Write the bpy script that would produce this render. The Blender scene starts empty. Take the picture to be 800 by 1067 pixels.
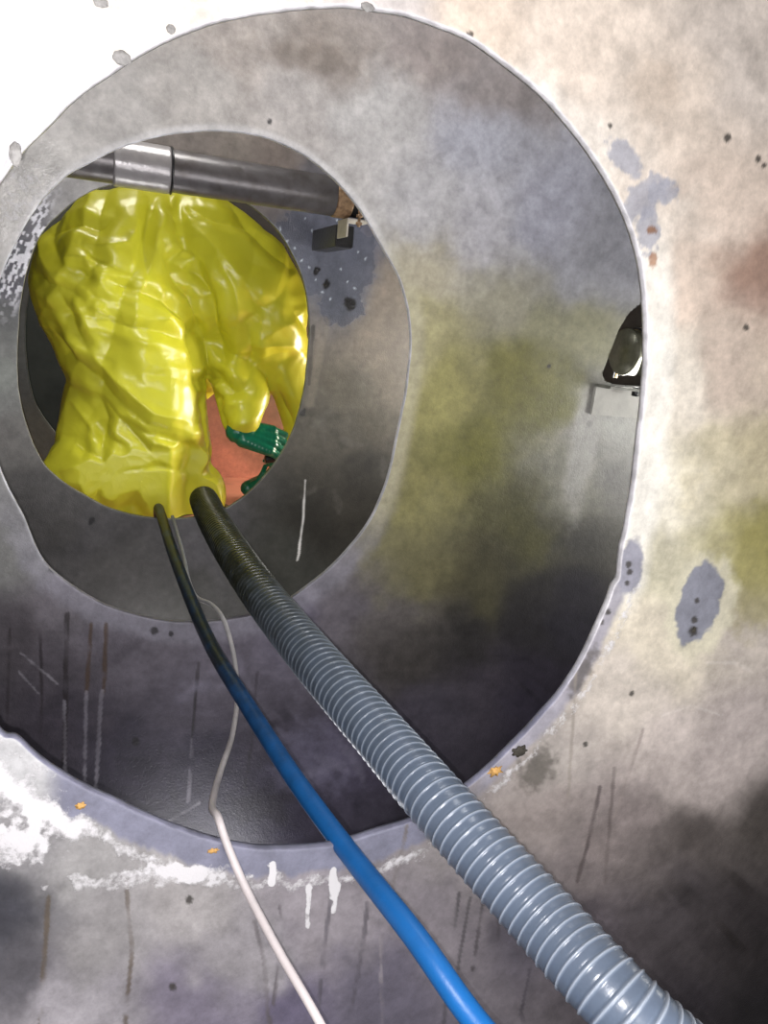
import bpy, bmesh, math, random
import numpy as np
from mathutils import Vector, Matrix

random.seed(4)
scene = bpy.context.scene
COL = scene.collection
# ------------------------------------------------------------------ camera
F = 770.0
def nrm(v):
    v = np.array(v, float); return v / np.linalg.norm(v)
_Y = nrm([(80 - 400) / F, -(305 - 533) / F, -1])
_Z = -nrm([-.50, -4.10, -1]); _Z = nrm(_Z - _Y * (_Z @ _Y)); _X = np.cross(_Y, _Z)
M = np.array([_X, _Y, _Z])          # world = M @ cam

def P(px, py, d):
    """point of the plane y=d seen at a pixel of the photograph (measuring the real place)"""
    r = M @ np.array([(px - 400) / F, -(py - 533) / F, -1.0]); r = r / r[1] * d
    return Vector(r)
def proj(xyz):
    c = np.asarray(xyz) @ M         # cam = M^T @ world
    w = -c[:, 2]
    w = np.where(w < .05, .05, w)
    return 400 + F * c[:, 0] / w, 533 - F * c[:, 1] / w, w
cd = bpy.data.cameras.new('camera'); cam = bpy.data.objects.new('camera', cd); COL.objects.link(cam)
m4 = Matrix.Identity(4)
for i in range(3):
    for j in range(3): m4[i][j] = M[i][j]
cam.matrix_world = m4
cd.sensor_fit = 'VERTICAL'; cd.sensor_height = 36.0; cd.lens = F / 1067 * 36; cd.clip_start = .02
scene.camera = cam
scene.view_settings.view_transform = 'Standard'
scene.view_settings.look = 'None'

DA, DB, DC, DD, DE = .72, 1.36, 2.0, 2.72, 3.4

# ------------------------------------------------------------------ helpers
def lin(c):
    c = np.asarray(c, float) / 255.0
    return np.where(c <= .04045, c / 12.92, ((c + .055) / 1.055) ** 2.4)
def tag(o, label=None, cat=None, group=None, kind=None):
    if label: o['label'] = label
    if cat: o['category'] = cat
    if group: o['group'] = group
    if kind: o['kind'] = kind
    return o
def empty(name, loc):
    o = bpy.data.objects.new(name, None); o.location = loc; o.empty_display_size = .05; COL.objects.link(o); return o
def link(name, me, mat, parent=None, smooth=True):
    o = bpy.data.objects.new(name, me); COL.objects.link(o)
    if mat: me.materials.append(mat)
    if smooth:
        me.polygons.foreach_set('use_smooth', [True] * len(me.polygons))
    if parent:
        o.parent = parent; o.matrix_parent_inverse = Matrix.Translation(-Vector(parent.location))
    return o
def mesh_np(name, V, Q):
    me = bpy.data.meshes.new(name)
    V = np.asarray(V, np.float32); Q = np.asarray(Q, np.int32)
    me.vertices.add(len(V)); me.vertices.foreach_set('co', V.ravel())
    n = len(Q); me.loops.add(n * 4); me.polygons.add(n)
    me.loops.foreach_set('vertex_index', Q.ravel())
    me.polygons.foreach_set('loop_start', np.arange(0, n * 4, 4, dtype=np.int32))
    me.update(calc_edges=True); me.validate()
    return me
def applied(o, name):
    dg = bpy.context.evaluated_depsgraph_get(); dg.update()
    me = bpy.data.meshes.new_from_object(o.evaluated_get(dg)); me.name = name
    bpy.data.objects.remove(o)
    return me
def hash2(ix, iy, s):
    h = np.sin(ix * 127.1 + iy * 311.7 + s * 74.7) * 43758.5453
    return h - np.floor(h)
def vn(x, y, s=0):
    ix = np.floor(x); iy = np.floor(y); fx = x - ix; fy = y - iy
    fx = fx * fx * (3 - 2 * fx); fy = fy * fy * (3 - 2 * fy)
    a = hash2(ix, iy, s); b = hash2(ix + 1, iy, s); c = hash2(ix, iy + 1, s); d = hash2(ix + 1, iy + 1, s)
    return a + (b - a) * fx + (c - a) * fy + (a - b - c + d) * fx * fy
def fbm(x, y, s=0, o=4):
    t = 0; a = .5; n = 0
    for i in range(o):
        t = t + a * vn(x * 2 ** i + 17.3 * i, y * 2 ** i - 9.1 * i, s + i); n += a; a *= .55
    return t / n
def sstep(a, b, x):
    t = np.clip((x - a) / (b - a), 0, 1); return t * t * (3 - 2 * t)
def seglines(px, py, pts):
    """distance to a polyline and position (0..1) along it"""
    best = np.full(px.shape, 1e9); L = 0; tot = sum(math.dist(pts[i], pts[i + 1]) for i in range(len(pts) - 1)); along = np.zeros(px.shape)
    for (x0, y0), (x1, y1) in zip(pts[:-1], pts[1:]):
        dx, dy = x1 - x0, y1 - y0; l2 = dx * dx + dy * dy
        t = np.clip(((px - x0) * dx + (py - y0) * dy) / l2, 0, 1)
        d = np.hypot(px - x0 - t * dx, py - y0 - t * dy)
        k = d < best; best = np.where(k, d, best); along = np.where(k, (L + t * math.sqrt(l2)) / tot, along)
        L += math.sqrt(l2)
    return best, along
def closed_spline(pts, n):
    p = np.array(pts, float); m = len(p); out = []
    for i in range(m):
        a, b, c, d = p[i - 1], p[i], p[(i + 1) % m], p[(i + 2) % m]
        for k in range(n):
            t = k / n
            out.append(.5 * (2 * b + (c - a) * t + (2 * a - 5 * b + 4 * c - d) * t * t + (3 * b - a - 3 * c + d) * t ** 3))
    return np.array(out)

# ------------------------------------------------------------------ materials
def new_mat(name):
    m = bpy.data.materials.new(name); m.use_nodes = True
    nt = m.node_tree; b = nt.nodes['Principled BSDF']
    return m, nt, b
def nd(nt, t, **kw):
    n = nt.nodes.new(t)
    for k, v in kw.items():
        if k in n.inputs: n.inputs[k].default_value = v
        else: setattr(n, k, v)
    return n
def simple(name, rgb, rough=.5, metal=0., var=.25, scale=40., bump=.2, bscale=None, coat=0., dirt=None, dirt_amt=.5, spec=.5):
    m, nt, b = new_mat(name); L = nt.links.new
    tc = nd(nt, 'ShaderNodeTexCoord')
    no = nd(nt, 'ShaderNodeTexNoise', Scale=scale, Detail=5.); L(tc.outputs['Object'], no.inputs['Vector'])
    c = lin(rgb); d = lin(dirt) if dirt else c * (1 - var)
    mx = nd(nt, 'ShaderNodeMixRGB'); mx.inputs[1].default_value = (*c, 1); mx.inputs[2].default_value = (*d, 1)
    rp = nd(nt, 'ShaderNodeMapRange'); rp.inputs[1].default_value = .42; rp.inputs[2].default_value = .68; rp.inputs[4].default_value = dirt_amt if dirt else 1
    L(no.outputs[0], rp.inputs[0]); L(rp.outputs[0], mx.inputs[0]); L(mx.outputs[0], b.inputs['Base Color'])
    b.inputs['Roughness'].default_value = rough; b.inputs['Metallic'].default_value = metal
    b.inputs['Coat Weight'].default_value = coat; b.inputs['Coat Roughness'].default_value = .1
    b.inputs['Specular IOR Level'].default_value = spec
    if bump:
        n2 = nd(nt, 'ShaderNodeTexNoise', Scale=bscale or scale * 3, Detail=4.); L(tc.outputs['Object'], n2.inputs['Vector'])
        bp = nd(nt, 'ShaderNodeBump', Strength=bump, Distance=.002); L(n2.outputs[0], bp.inputs['Height']); L(bp.outputs[0], b.inputs['Normal'])
    return m
def plate_mat(name):
    """painted steel: stain colours per vertex with shade in them, fine procedural grime, crusted paint and wet sheen"""
    m, nt, b = new_mat(name); L = nt.links.new
    tc = nd(nt, 'ShaderNodeTexCoord')
    col = nd(nt, 'ShaderNodeAttribute', attribute_name='stain_shade'); cr = nd(nt, 'ShaderNodeAttribute', attribute_name='crust')
    wet = nd(nt, 'ShaderNodeAttribute', attribute_name='wet')
    n1 = nd(nt, 'ShaderNodeTexNoise', Scale=30., Detail=12., Roughness=.74); L(tc.outputs['Object'], n1.inputs['Vector'])
    mr = nd(nt, 'ShaderNodeMapRange'); mr.inputs[1].default_value = .3; mr.inputs[2].default_value = .7; mr.inputs[3].default_value = .70; mr.inputs[4].default_value = 1.26
    L(n1.outputs[0], mr.inputs[0])
    mul = nd(nt, 'ShaderNodeVectorMath', operation='SCALE'); L(col.outputs['Color'], mul.inputs[0]); L(mr.outputs[0], mul.inputs['Scale'])
    n2 = nd(nt, 'ShaderNodeTexNoise', Scale=95., Detail=8., Roughness=.72); L(tc.outputs['Object'], n2.inputs['Vector'])
    a = nd(nt, 'ShaderNodeMath', operation='ADD'); L(n2.outputs[0], a.inputs[0]); L(cr.outputs['Fac'], a.inputs[1])
    r2 = nd(nt, 'ShaderNodeMapRange'); r2.inputs[1].default_value = .88; r2.inputs[2].default_value = 1.10; L(a.outputs[0], r2.inputs[0])
    mx = nd(nt, 'ShaderNodeMixRGB'); mx.inputs[2].default_value = (.62, .61, .63, 1)
    L(r2.outputs[0], mx.inputs[0]); L(mul.outputs[0], mx.inputs[1]); L(mx.outputs[0], b.inputs['Base Color'])
    rr = nd(nt, 'ShaderNodeMapRange'); rr.inputs[3].default_value = .55; rr.inputs[4].default_value = .12; L(wet.outputs['Fac'], rr.inputs[0]); L(rr.outputs[0], b.inputs['Roughness'])
    n3 = nd(nt, 'ShaderNodeTexNoise', Scale=260., Detail=3.); L(tc.outputs['Object'], n3.inputs['Vector'])
    s3 = nd(nt, 'ShaderNodeMapRange'); s3.inputs[3].default_value = .25; s3.inputs[4].default_value = 1.6; L(wet.outputs['Fac'], s3.inputs[0])
    hm = nd(nt, 'ShaderNodeMath', operation='MULTIPLY'); L(n3.outputs[0], hm.inputs[0]); L(s3.outputs[0], hm.inputs[1])
    ad = nd(nt, 'ShaderNodeMath', operation='ADD'); L(hm.outputs[0], ad.inputs[0]); L(r2.outputs[0], ad.inputs[1])
    ad2 = nd(nt, 'ShaderNodeMath', operation='MULTIPLY_ADD'); L(n1.outputs[0], ad2.inputs[0]); ad2.inputs[1].default_value = 1.2; L(ad.outputs[0], ad2.inputs[2])
    bp = nd(nt, 'ShaderNodeBump', Strength=.6, Distance=.0012); L(ad2.outputs[0], bp.inputs['Height']); L(bp.outputs[0], b.inputs['Normal'])
    return m

# ------------------------------------------------------------------ stain painting, shade goes into the colours too
def field(px, py, pts, soft=26.):
    """smooth blend of plate colours set at spots, shade included in them"""
    num = np.zeros((len(px), 3)); den = np.zeros(len(px))
    wx = px + 34 * (fbm(px / 60, py / 60, 5) - .5) * 2; wy = py + 34 * (fbm(px / 60, py / 60, 9) - .5) * 2
    for p in pts:
        x, y = p[0], p[1]; c = p[2:] if len(p) == 5 else (p[2],) * 3
        w = 1.0 / ((wx - x) ** 2 + (wy - y) ** 2 + soft ** 2) ** 2
        num += w[:, None] * lin(c)[None]; den += w  # spot colours carry shade along with the paint and dirt
    return num / den[:, None]
def blend(c, m, rgb):
    return c * (1 - m[:, None]) + lin(rgb)[None] * m[:, None]
def blob(px, py, cx, cy, rx, ry, ang=0, rag=.35, soft=.12, fr=14., s=3):
    a = math.radians(ang); dx = px - cx; dy = py - cy
    u = (dx * math.cos(a) + dy * math.sin(a)) / rx; v = (-dx * math.sin(a) + dy * math.cos(a)) / ry
    r = np.hypot(u, v) + rag * 2 * (fbm(px / fr, py / fr, s) - .5)
    return 1 - sstep(1 - soft, 1 + soft, r)
def streak(px, py, pts, w, brk=.0, s=1, soft=.8):
    d, t = seglines(px, py, pts)
    d = d + 1.4 * (vn(px / 3, py / 9, s) - .5)
    m = 1 - sstep(w * .5 - soft * .5, w * .5 + soft, d)
    if brk > 0: m = m * (.35 + .65 * sstep(0, 1, vn(px / 6, py / 26, s + 9) * 1.3)) * sstep(brk - .16, brk + .16, vn(px / 9 + s * 7.7, py / 13, s + 3) + .06)
    return m

A_OUT = [(350,5),(250,15),(187,36),(130,66),(85,97),(50,130),(10,175),(-25,235),(-48,330),(-60,450),(-52,600),(-30,705),(0,762),(18,770),(40,790),(80,817),(130,840),(190,865),(245,881),(290,885),(345,881),(400,865),(440,850),(500,810),(560,750),(600,700),(630,638),(640,612),(646,602),(647,585),(650,565),(655,545),(662,500),(668,450),(674,390),(675,340),(671,290),(663,250),(650,215),(628,175),(600,135),(572,103),(540,75),(500,45),(450,22),(400,9)]
B_OUT = [(235,136),(180,139),(140,148),(101,165),(64,187),(34,221),(17,251),(3,280),(-12,330),(-20,380),(-14,440),(5,500),(25,540),(50,590),(100,625),(145,641),(190,648),(240,645),(290,630),(340,595),(380,550),(402,505),(415,450),(424,400),(428,350),(420,300),(400,260),(372,213),(330,170),(283,145)]
C_OUT = [(185,188),(140,188),(108,194),(84,205),(60,224),(41,246),(29,278),(21,320),(18,370),(20,410),(31,452),(50,488),(85,514),(120,531),(165,540),(212,537),(243,525),(272,500),(300,460),(315,415),(321,370),(322,330),(314,285),(288,238),(250,206),(220,193)]
D_OUT = [(150,225),(90,232),(50,260),(30,310),(27,360),(34,410),(50,440),(76,468),(110,485),(150,490),(182,482),(200,440),(208,380),(215,310),(210,250)]

def plate(name, outline, d, t, paint, mat, bounds=(-1.5, 1.9, -1.15, 1.25), NA=1000, step=.003, reach=.42, wob=.0007, rimcol=(205, 205, 218), seed=1, backed=True, rimlow=None):
    o2 = closed_spline([tuple((P(x, y, d)[0], P(x, y, d)[2])) for x, y in outline], 24)
    c = (o2.max(0) + o2.min(0)) / 2
    ang = np.arctan2(o2[:, 1] - c[1], o2[:, 0] - c[0]); rad = np.hypot(o2[:, 0] - c[0], o2[:, 1] - c[1])
    k = np.argsort(ang); ang, rad = ang[k], rad[k]
    th = np.linspace(-math.pi, math.pi, NA, endpoint=False)
    r0 = np.interp(th, np.r_[ang - 2 * math.pi, ang, ang + 2 * math.pi], np.r_[rad, rad, rad])
    r0 = r0 + wob * (vn(th * 14, th * 0 + seed, seed) - .5) * 2 + wob * .35 * (vn(th * 90, th * 0 + seed, seed + 1) - .5)
    cs, sn = np.cos(th), np.sin(th)
    x0, x1, z0, z1 = bounds
    rb = np.minimum(np.where(cs > 0, (x1 - c[0]) / np.maximum(cs, 1e-6), (x0 - c[0]) / np.minimum(cs, -1e-6)),
                    np.where(sn > 0, (z1 - c[1]) / np.maximum(sn, 1e-6), (z0 - c[1]) / np.minimum(sn, -1e-6)))
    offs = [(0, t), (0, t * .6), (0, .0018), (.0006, .0006), (.0018, 0)]
    e = .0018
    while e < reach: e += step; offs.append((e, 0))
    nf = 10
    V = []; OFF = []
    base = None
    for (o, y) in offs:
        r = r0 + o; V.append(np.stack([c[0] + r * cs, np.full(NA, d + y), c[1] + r * sn], 1)); OFF.append(np.full(NA, o if o > .001 or y == 0 else -1.))
        base = r
    for i in range(1, nf + 1):
        f = (i / nf) ** 1.3
        r = base + (np.maximum(rb, base) - base) * f
        V.append(np.stack([c[0] + r * cs, np.full(NA, d + 0.), c[1] + r * sn], 1)); OFF.append(r - r0)
    r = np.maximum(rb, base); V.append(np.stack([c[0] + r * cs, np.full(NA, d + t), c[1] + r * sn], 1)); OFF.append(r - r0)
    nr = len(V); V = np.concatenate(V); OFF = np.concatenate(OFF)
    front = (V[:, 1] == d)
    V[:, 1] += np.where(front, .0012 * (fbm(V[:, 0] * 9, V[:, 2] * 9, seed, 2) - .5) * sstep(0, .02, OFF), 0)
    i = np.arange(nr - 1)[:, None] * NA; j = np.arange(NA)[None]; j2 = (j + 1) % NA
    Q = np.stack([i + j, i + NA + j, i + NA + j2, i + j2], -1).reshape(-1, 4)
    last = (nr - 1) * NA; jj = np.arange(NA); jn = (jj + 1) % NA
    if backed: Q = np.concatenate([Q, np.stack([last + jj, jj, jn, last + jn], 1)])
    me = mesh_np(name, V, Q)
    px, py, w = proj(V)
    offpx = OFF * F / w
    C, crust, wet = paint(px, py, offpx)
    rim = OFF < 0
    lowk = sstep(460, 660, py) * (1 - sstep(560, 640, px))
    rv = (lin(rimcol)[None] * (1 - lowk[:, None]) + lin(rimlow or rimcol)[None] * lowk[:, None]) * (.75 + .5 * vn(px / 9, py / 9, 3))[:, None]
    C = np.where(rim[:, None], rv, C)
    crust = np.where(rim, crust * .4, crust)
    at = me.color_attributes.new('stain_shade', 'FLOAT_COLOR', 'POINT')
    at.data.foreach_set('color', np.concatenate([np.clip(C, .002, .88), np.ones((len(C), 1))], 1).astype(np.float32).ravel())
    for nm, a in (('crust', crust), ('wet', wet)):
        q = me.attributes.new(nm, 'FLOAT', 'POINT'); q.data.foreach_set('value', np.clip(a, 0, 1).astype(np.float32))
    o = link(name, me, mat)
    tag(o, kind='structure')
    return o

KA, KB, KC = .77, .84, .84
def paint_A(px, py, off):
    pts = [(30,40,235,228,220),(0,80,235,230,224),(200,-10,235,226,216),(400,0,215,208,205),(500,20,228,212,196),(600,60,236,222,208),(700,120,226,212,198),(780,60,214,204,195),(560,110,240,232,222),(620,150,238,230,220),(740,200,222,206,192),(790,280,172,146,132),(720,290,230,212,196),(700,240,236,226,214),(700,400,238,230,216),(760,380,206,190,176),(690,500,246,241,226),(740,480,205,196,168),(795,470,190,180,150),(795,560,158,152,98),(770,590,172,166,120),(700,590,205,200,176),(680,660,222,213,194),(770,650,192,183,175),(640,720,205,196,186),(700,760,196,186,180),(780,760,186,176,172),(570,800,175,168,162),(560,840,160,150,146),(640,850,150,140,138),(720,865,92,86,84),(795,850,80,75,72),(740,800,184,174,170),(700,960,84,79,82),(780,960,62,58,60),(620,900,130,122,122),(620,960,96,90,96),(780,1050,46,44,48),(700,1050,60,56,62),
           (20,800,196,196,198),(10,870,150,148,150),(15,950,66,66,74),(30,1010,92,90,96),(100,900,165,163,163),(200,930,172,168,168),(110,985,156,153,154),(250,1000,160,156,160),(60,1060,176,172,178),(200,1050,128,122,138),(300,1045,104,98,120),(400,1045,98,94,108),(330,960,156,150,156),(450,960,134,128,134),(480,880,168,162,162),(560,960,84,80,90)]
    C = field(px, py, pts, 22)
    C *= (.86 + .28 * fbm(px / 26, py / 26, 21))[:, None]
    C *= (.93 + .14 * vn(px / 3.5, py / 3.5, 8))[:, None]
    crust = np.zeros(len(px)); wet = np.zeros(len(px))
    # lower dark area: soft cloudy tide marks
    low = sstep(815, 850, py + 60 * (fbm(px / 45, py / 30, 31) - .5)) * sstep(560, 620, px)
    C *= (1 - .25 * low * fbm(px / 20, py / 12, 12))[:, None]
    wet = wet + low * .5
    # rusty brown stains top right
    C = blend(C, .35 * blob(px, py, 800, 275, 70, 22, 0, .6, .5, 25), (150, 118, 100))
    C = blend(C, .3 * blob(px, py, 680, 90, 26, 30, 0, .6, .5, 14), (190, 170, 150))
    C = blend(C, .6 * blob(px, py, 795, 590, 34, 70, 15, .4, .25, 20), (150, 144, 84))
    # white overpaint following the right rim
    edge = off + 8 * (fbm(px / 12, py / 12, 44) - .5)
    right = sstep(560, 600, px) * (1 - sstep(600, 660, py))
    C = blend(C, .85 * right * sstep(200, 300, py) * (1 - sstep(24, 46, edge)), (250, 247, 238))
    # grey bare rim bands
    rt2 = sstep(590, 615, py) * sstep(480, 510, px)
    C = blend(C, .9 * rt2 * (1 - sstep(12, 22, edge)), (158, 156, 168))
    crust += rt2 * np.exp(-((off - 26) / 12) ** 2) * (.25 + .38 * fbm(px / 10, py / 10, 6))
    bot = sstep(742, 770, py) * (1 - sstep(470, 500, px))
    wid = 20 + 22 * fbm(px / 18, px * 0, 51)
    C = blend(C, bot * sstep(40, 70, px) * (1 - sstep(wid * .9, wid * 1.15, off)), (136, 137, 156))
    crust += bot * np.exp(-((off - wid - 12) / 12) ** 2) * (.34 + .32 * fbm(px / 14, py / 14, 4))
    crust += bot * (1 - sstep(60, 110, px)) * (1 - sstep(60, 110, off)) * (.16 + .34 * fbm(px / 16, py / 16, 14))
    crust += .50 * blob(px, py, 15, 880, 30, 26, 0, .7, .4, 9)
    crust += .46 * blob(px, py, 150, 915, 120, 10, -6, .8, .6, 12)
    for a in ([(348, 905), (345, 935)], [(322, 925), (320, 965)], [(352, 922), (347, 950)], [(285, 900), (283, 920)]):
        crust += .62 * streak(px, py, a, 5, 0, 4, 2)
    # grey spots and patches
    tl = blob(px, py, 34, 146, 46, 16, -48, .35, .3, 12)
    C = blend(C, .9 * tl, (190, 190, 200)); wet = wet + tl * .5
    crust += .55 * blob(px, py, 18, 168, 12, 30, 40, .7, .4, 7)
    for q in ((672, 205, 32, 17, -40), (650, 165, 26, 12, 55), (690, 200, 16, 12, 0), (676, 238, 12, 26, 5)):
        C = blend(C, .85 * blob(px, py, *q, .55, .16, 7), (176, 177, 188))
    C = blend(C, .85 * blob(px, py, 679, 239, 5, 4, 0, .5, .3, 4), (140, 96, 60)); C = blend(C, .8 * blob(px, py, 680, 270, 4, 8, 0, .5, .3, 4), (170, 120, 84))
    C = blend(C, blob(px, py, 656, 592, 13, 30, 8, .3, .15, 9), (158, 158, 170))
    C = blend(C, .9 * blob(px, py, 730, 632, 34, 54, 18, .25, .2, 12), (216, 211, 188))
    C = blend(C, blob(px, py, 728, 628, 22, 44, 18, .22, .06, 12), (140, 142, 154))
    C = blend(C, .7 * blob(px, py, 560, 800, 22, 16, -40, .7, .5, 6), (70, 66, 58))
    C = blend(C, .7 * blob(px, py, 606, 700, 8, 26, 32, .7, .5, 5), (84, 78, 70))
    for x, y, r in ((722, 657, 4), (723, 645, 2.5), (726, 625, 1.6), (655, 588, 2), (656, 595, 2), (653, 607, 1.6), (652, 541, 1.5), (648, 566, 1.5), (633, 637, 2), (626, 648, 2), (758, 143, 3), (790, 165, 2), (796, 172, 1.6), (636, 130, 1.4), (777, 341, 2), (489, 36, 3), (610, 775, 1.5), (658, 722, 1.5), (197, 937, 3), (180, 1028, 3)):
        C = blend(C, .9 * blob(px, py, x, y, r + 1, r + 1.4, 20, .4, .3, 3), (60, 56, 52))
    # run marks
    runs = [([(50, 935), (47, 990), (42, 1067)], 5, (96, 84, 70), .35), ([(131, 905), (134, 960), (138, 985), (130, 1067)], 4.5, (96, 84, 72), .3),
            ([(265, 960), (275, 1000), (280, 1067)], 4, (100, 94, 96), .3), ([(290, 930), (294, 965), (282, 1067)], 3, (90, 84, 88), .45), ([(346, 925), (338, 985), (330, 1067)], 4, (84, 80, 88), .4),
            ([(383, 940), (378, 985), (368, 1040), (362, 1067)], 4, (74, 70, 78), .3), ([(396, 975), (398, 1067)], 2.5, (140, 134, 140), .4),
            ([(440, 780), (420, 880), (402, 950)], 3, (120, 112, 108), .2), ([(625, 820), (612, 880), (601, 918)], 3.5, (86, 78, 78), .15), ([(640, 800), (634, 870), (630, 920)], 3, (100, 92, 90), .2),
            ([(670, 760), (640, 850)], 2.5, (150, 140, 136), .2), ([(782, 860), (775, 910), (758, 985)], 5, (46, 42, 42), .1), ([(490, 935), (480, 990), (470, 1050)], 3, (60, 58, 62), .35),
            ([(503, 940), (492, 1010)], 3, (66, 62, 66), .4), ([(520, 960), (517, 1000)], 3, (66, 62, 66), .4), ([(478, 930), (462, 1067)], 3, (60, 58, 62), .35), ([(552, 1010), (540, 1067)], 2.5, (70, 66, 74), .3), ([(600, 700), (592, 830)], 2.5, (150, 142, 134), .1)]
    for k, (p, w, c, b) in enumerate(runs): C = blend(C, .8 * streak(px, py, p, w, b, k), c)
    C = blend(C, .55 * blob(px, py, 712, 928, 24, 8, -5, .6, .4, 8), (34, 32, 32))
    for p in ([(690, 745), (720, 735), (752, 745)], [(735, 690), (765, 690), (785, 700)]): C = blend(C, .35 * streak(px, py, p, 2, 0, 2), (225, 218, 212))
    return C * KA, crust, wet

def paint_B(px, py, off):
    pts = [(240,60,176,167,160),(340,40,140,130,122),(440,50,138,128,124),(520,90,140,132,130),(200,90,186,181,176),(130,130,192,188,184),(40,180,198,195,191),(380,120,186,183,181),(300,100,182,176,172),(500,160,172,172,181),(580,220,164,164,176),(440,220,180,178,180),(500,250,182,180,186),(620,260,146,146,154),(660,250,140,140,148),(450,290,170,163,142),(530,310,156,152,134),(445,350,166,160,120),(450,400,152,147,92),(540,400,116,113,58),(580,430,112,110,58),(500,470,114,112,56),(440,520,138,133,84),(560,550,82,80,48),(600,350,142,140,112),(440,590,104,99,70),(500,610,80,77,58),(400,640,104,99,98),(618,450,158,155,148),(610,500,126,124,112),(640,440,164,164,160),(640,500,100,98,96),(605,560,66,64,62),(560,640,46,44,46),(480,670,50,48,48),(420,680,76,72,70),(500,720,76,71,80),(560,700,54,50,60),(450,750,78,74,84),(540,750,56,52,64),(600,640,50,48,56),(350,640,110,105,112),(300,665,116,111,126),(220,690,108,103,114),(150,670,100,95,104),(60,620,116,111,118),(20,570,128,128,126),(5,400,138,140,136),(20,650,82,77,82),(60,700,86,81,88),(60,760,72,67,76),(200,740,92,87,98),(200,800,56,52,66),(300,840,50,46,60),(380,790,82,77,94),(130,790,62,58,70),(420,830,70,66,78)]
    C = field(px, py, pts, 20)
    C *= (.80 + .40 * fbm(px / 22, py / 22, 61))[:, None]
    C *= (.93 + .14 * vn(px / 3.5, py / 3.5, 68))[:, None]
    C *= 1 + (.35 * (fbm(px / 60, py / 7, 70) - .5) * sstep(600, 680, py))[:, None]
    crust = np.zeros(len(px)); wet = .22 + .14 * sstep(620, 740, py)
    C = blend(C, .5 * blob(px, py, 330, 58, 60, 14, 8, .8, .6, 12), (118, 106, 96))
    for k in range(12):
        x = 255 + 18 * k; y = 30 + 14 * math.sin(k * 2.1) + k * 3
        C = blend(C, .14 * blob(px, py, x, y + 10, 12, 5, k * 37, .8, .5, 6, k), (205, 196, 186))
    # light rim around the lower half
    lowr = sstep(470, 600, py) * (1 - sstep(14, 30, off + 12 * (fbm(px / 10, py / 10, 71) - .5)))
    C = blend(C, .55 * lowr, (150, 148, 160)); crust += .26 * lowr * fbm(px / 9, py / 9, 3)
    C = blend(C, .7 * (1 - sstep(3, 9, off)) * sstep(300, 200, py) , (214, 212, 212))
    rr = sstep(260, 330, py) * sstep(380, 400, px) * (1 - sstep(8, 22, off))
    C = blend(C, .6 * rr, (190, 184, 160))
    # wet left rim, its glitter painted as pale crust
    g = blob(px, py, 22, 205, 60, 30, -50, .5, .5, 12)
    wet = np.maximum(wet, g); crust += .40 * g
    tri = blob(px, py, 430, 570, 60, 40, -50, .7, .5, 18); C = blend(C, .3 * tri, (150, 146, 110))
    # hanging marks
    for k, (p, w, c, b) in enumerate([([(10, 655), (7, 760)], 3, (54, 48, 50), .2), ([(42, 660), (44, 720), (41, 785)], 3, (52, 46, 50), .35), ([(70, 640), (68, 720), (67, 810)], 5, (48, 42, 44), .2), ([(67, 730), (68, 815)], 2.5, (150, 146, 156), .35), ([(95, 650), (90, 720)], 4, (78, 62, 50), .1), ([(90, 720), (88, 820)], 3, (146, 142, 152), .35), ([(111, 650), (108, 720)], 4, (80, 64, 52), .15), ([(106, 720), (99, 830)], 3.5, (158, 154, 164), .3),
            ([(207, 690), (200, 770)], 2.5, (48, 44, 46), .2), ([(200, 770), (196, 835)], 2.5, (130, 126, 136), .35), ([(268, 700), (262, 775), (255, 820)], 2.5, (46, 42, 46), .35), ([(550, 690), (548, 770)], 1.6, (40, 38, 44), .1), ([(165, 862), (208, 836)], 1.6, (160, 156, 164), .1), ([(20, 700), (40, 722)], 1.6, (170, 166, 174), .2), ([(22, 680), (60, 712)], 1.6, (150, 146, 154), .2)]):
        C = blend(C, .85 * streak(px, py, p, w, b, k), c)
    for k in range(14):
        x = 130 + (k * 67) % 250; y = 680 + (k * 41) % 170
        C = blend(C, .35 * blob(px, py, x, y, 22, 5, -40 + k * 9, .9, .5, 9, k), (128, 124, 140) if k % 2 else (44, 40, 48))
    C = blend(C, .6 * blob(px, py, 270, 840, 34, 18, 0, .5, .4, 12), (34, 30, 36))
    C = blend(C, .35 * blob(px, py, 330, 790, 40, 34, 0, .7, .5, 10), (130, 126, 148))
    for x, y, r in ((161, 657, 3), (178, 660, 1.5), (281, 126, 1.5), (141, 772, 3), (235, 700, 2), (55, 592, 3), (572, 381, 1), (614, 441, 2)):
        C = blend(C, .9 * blob(px, py, x, y, r + 1, r + 1.5, 3, .4, .3, 3), (40, 37, 40))
    # paler strip under the pipe bracket
    C = blend(C, .55 * blob(px, py, 606, 470, 13, 62, 10, .3, .5, 14), (176, 174, 172))
    # tide line
    return C * KB, crust, wet

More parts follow.
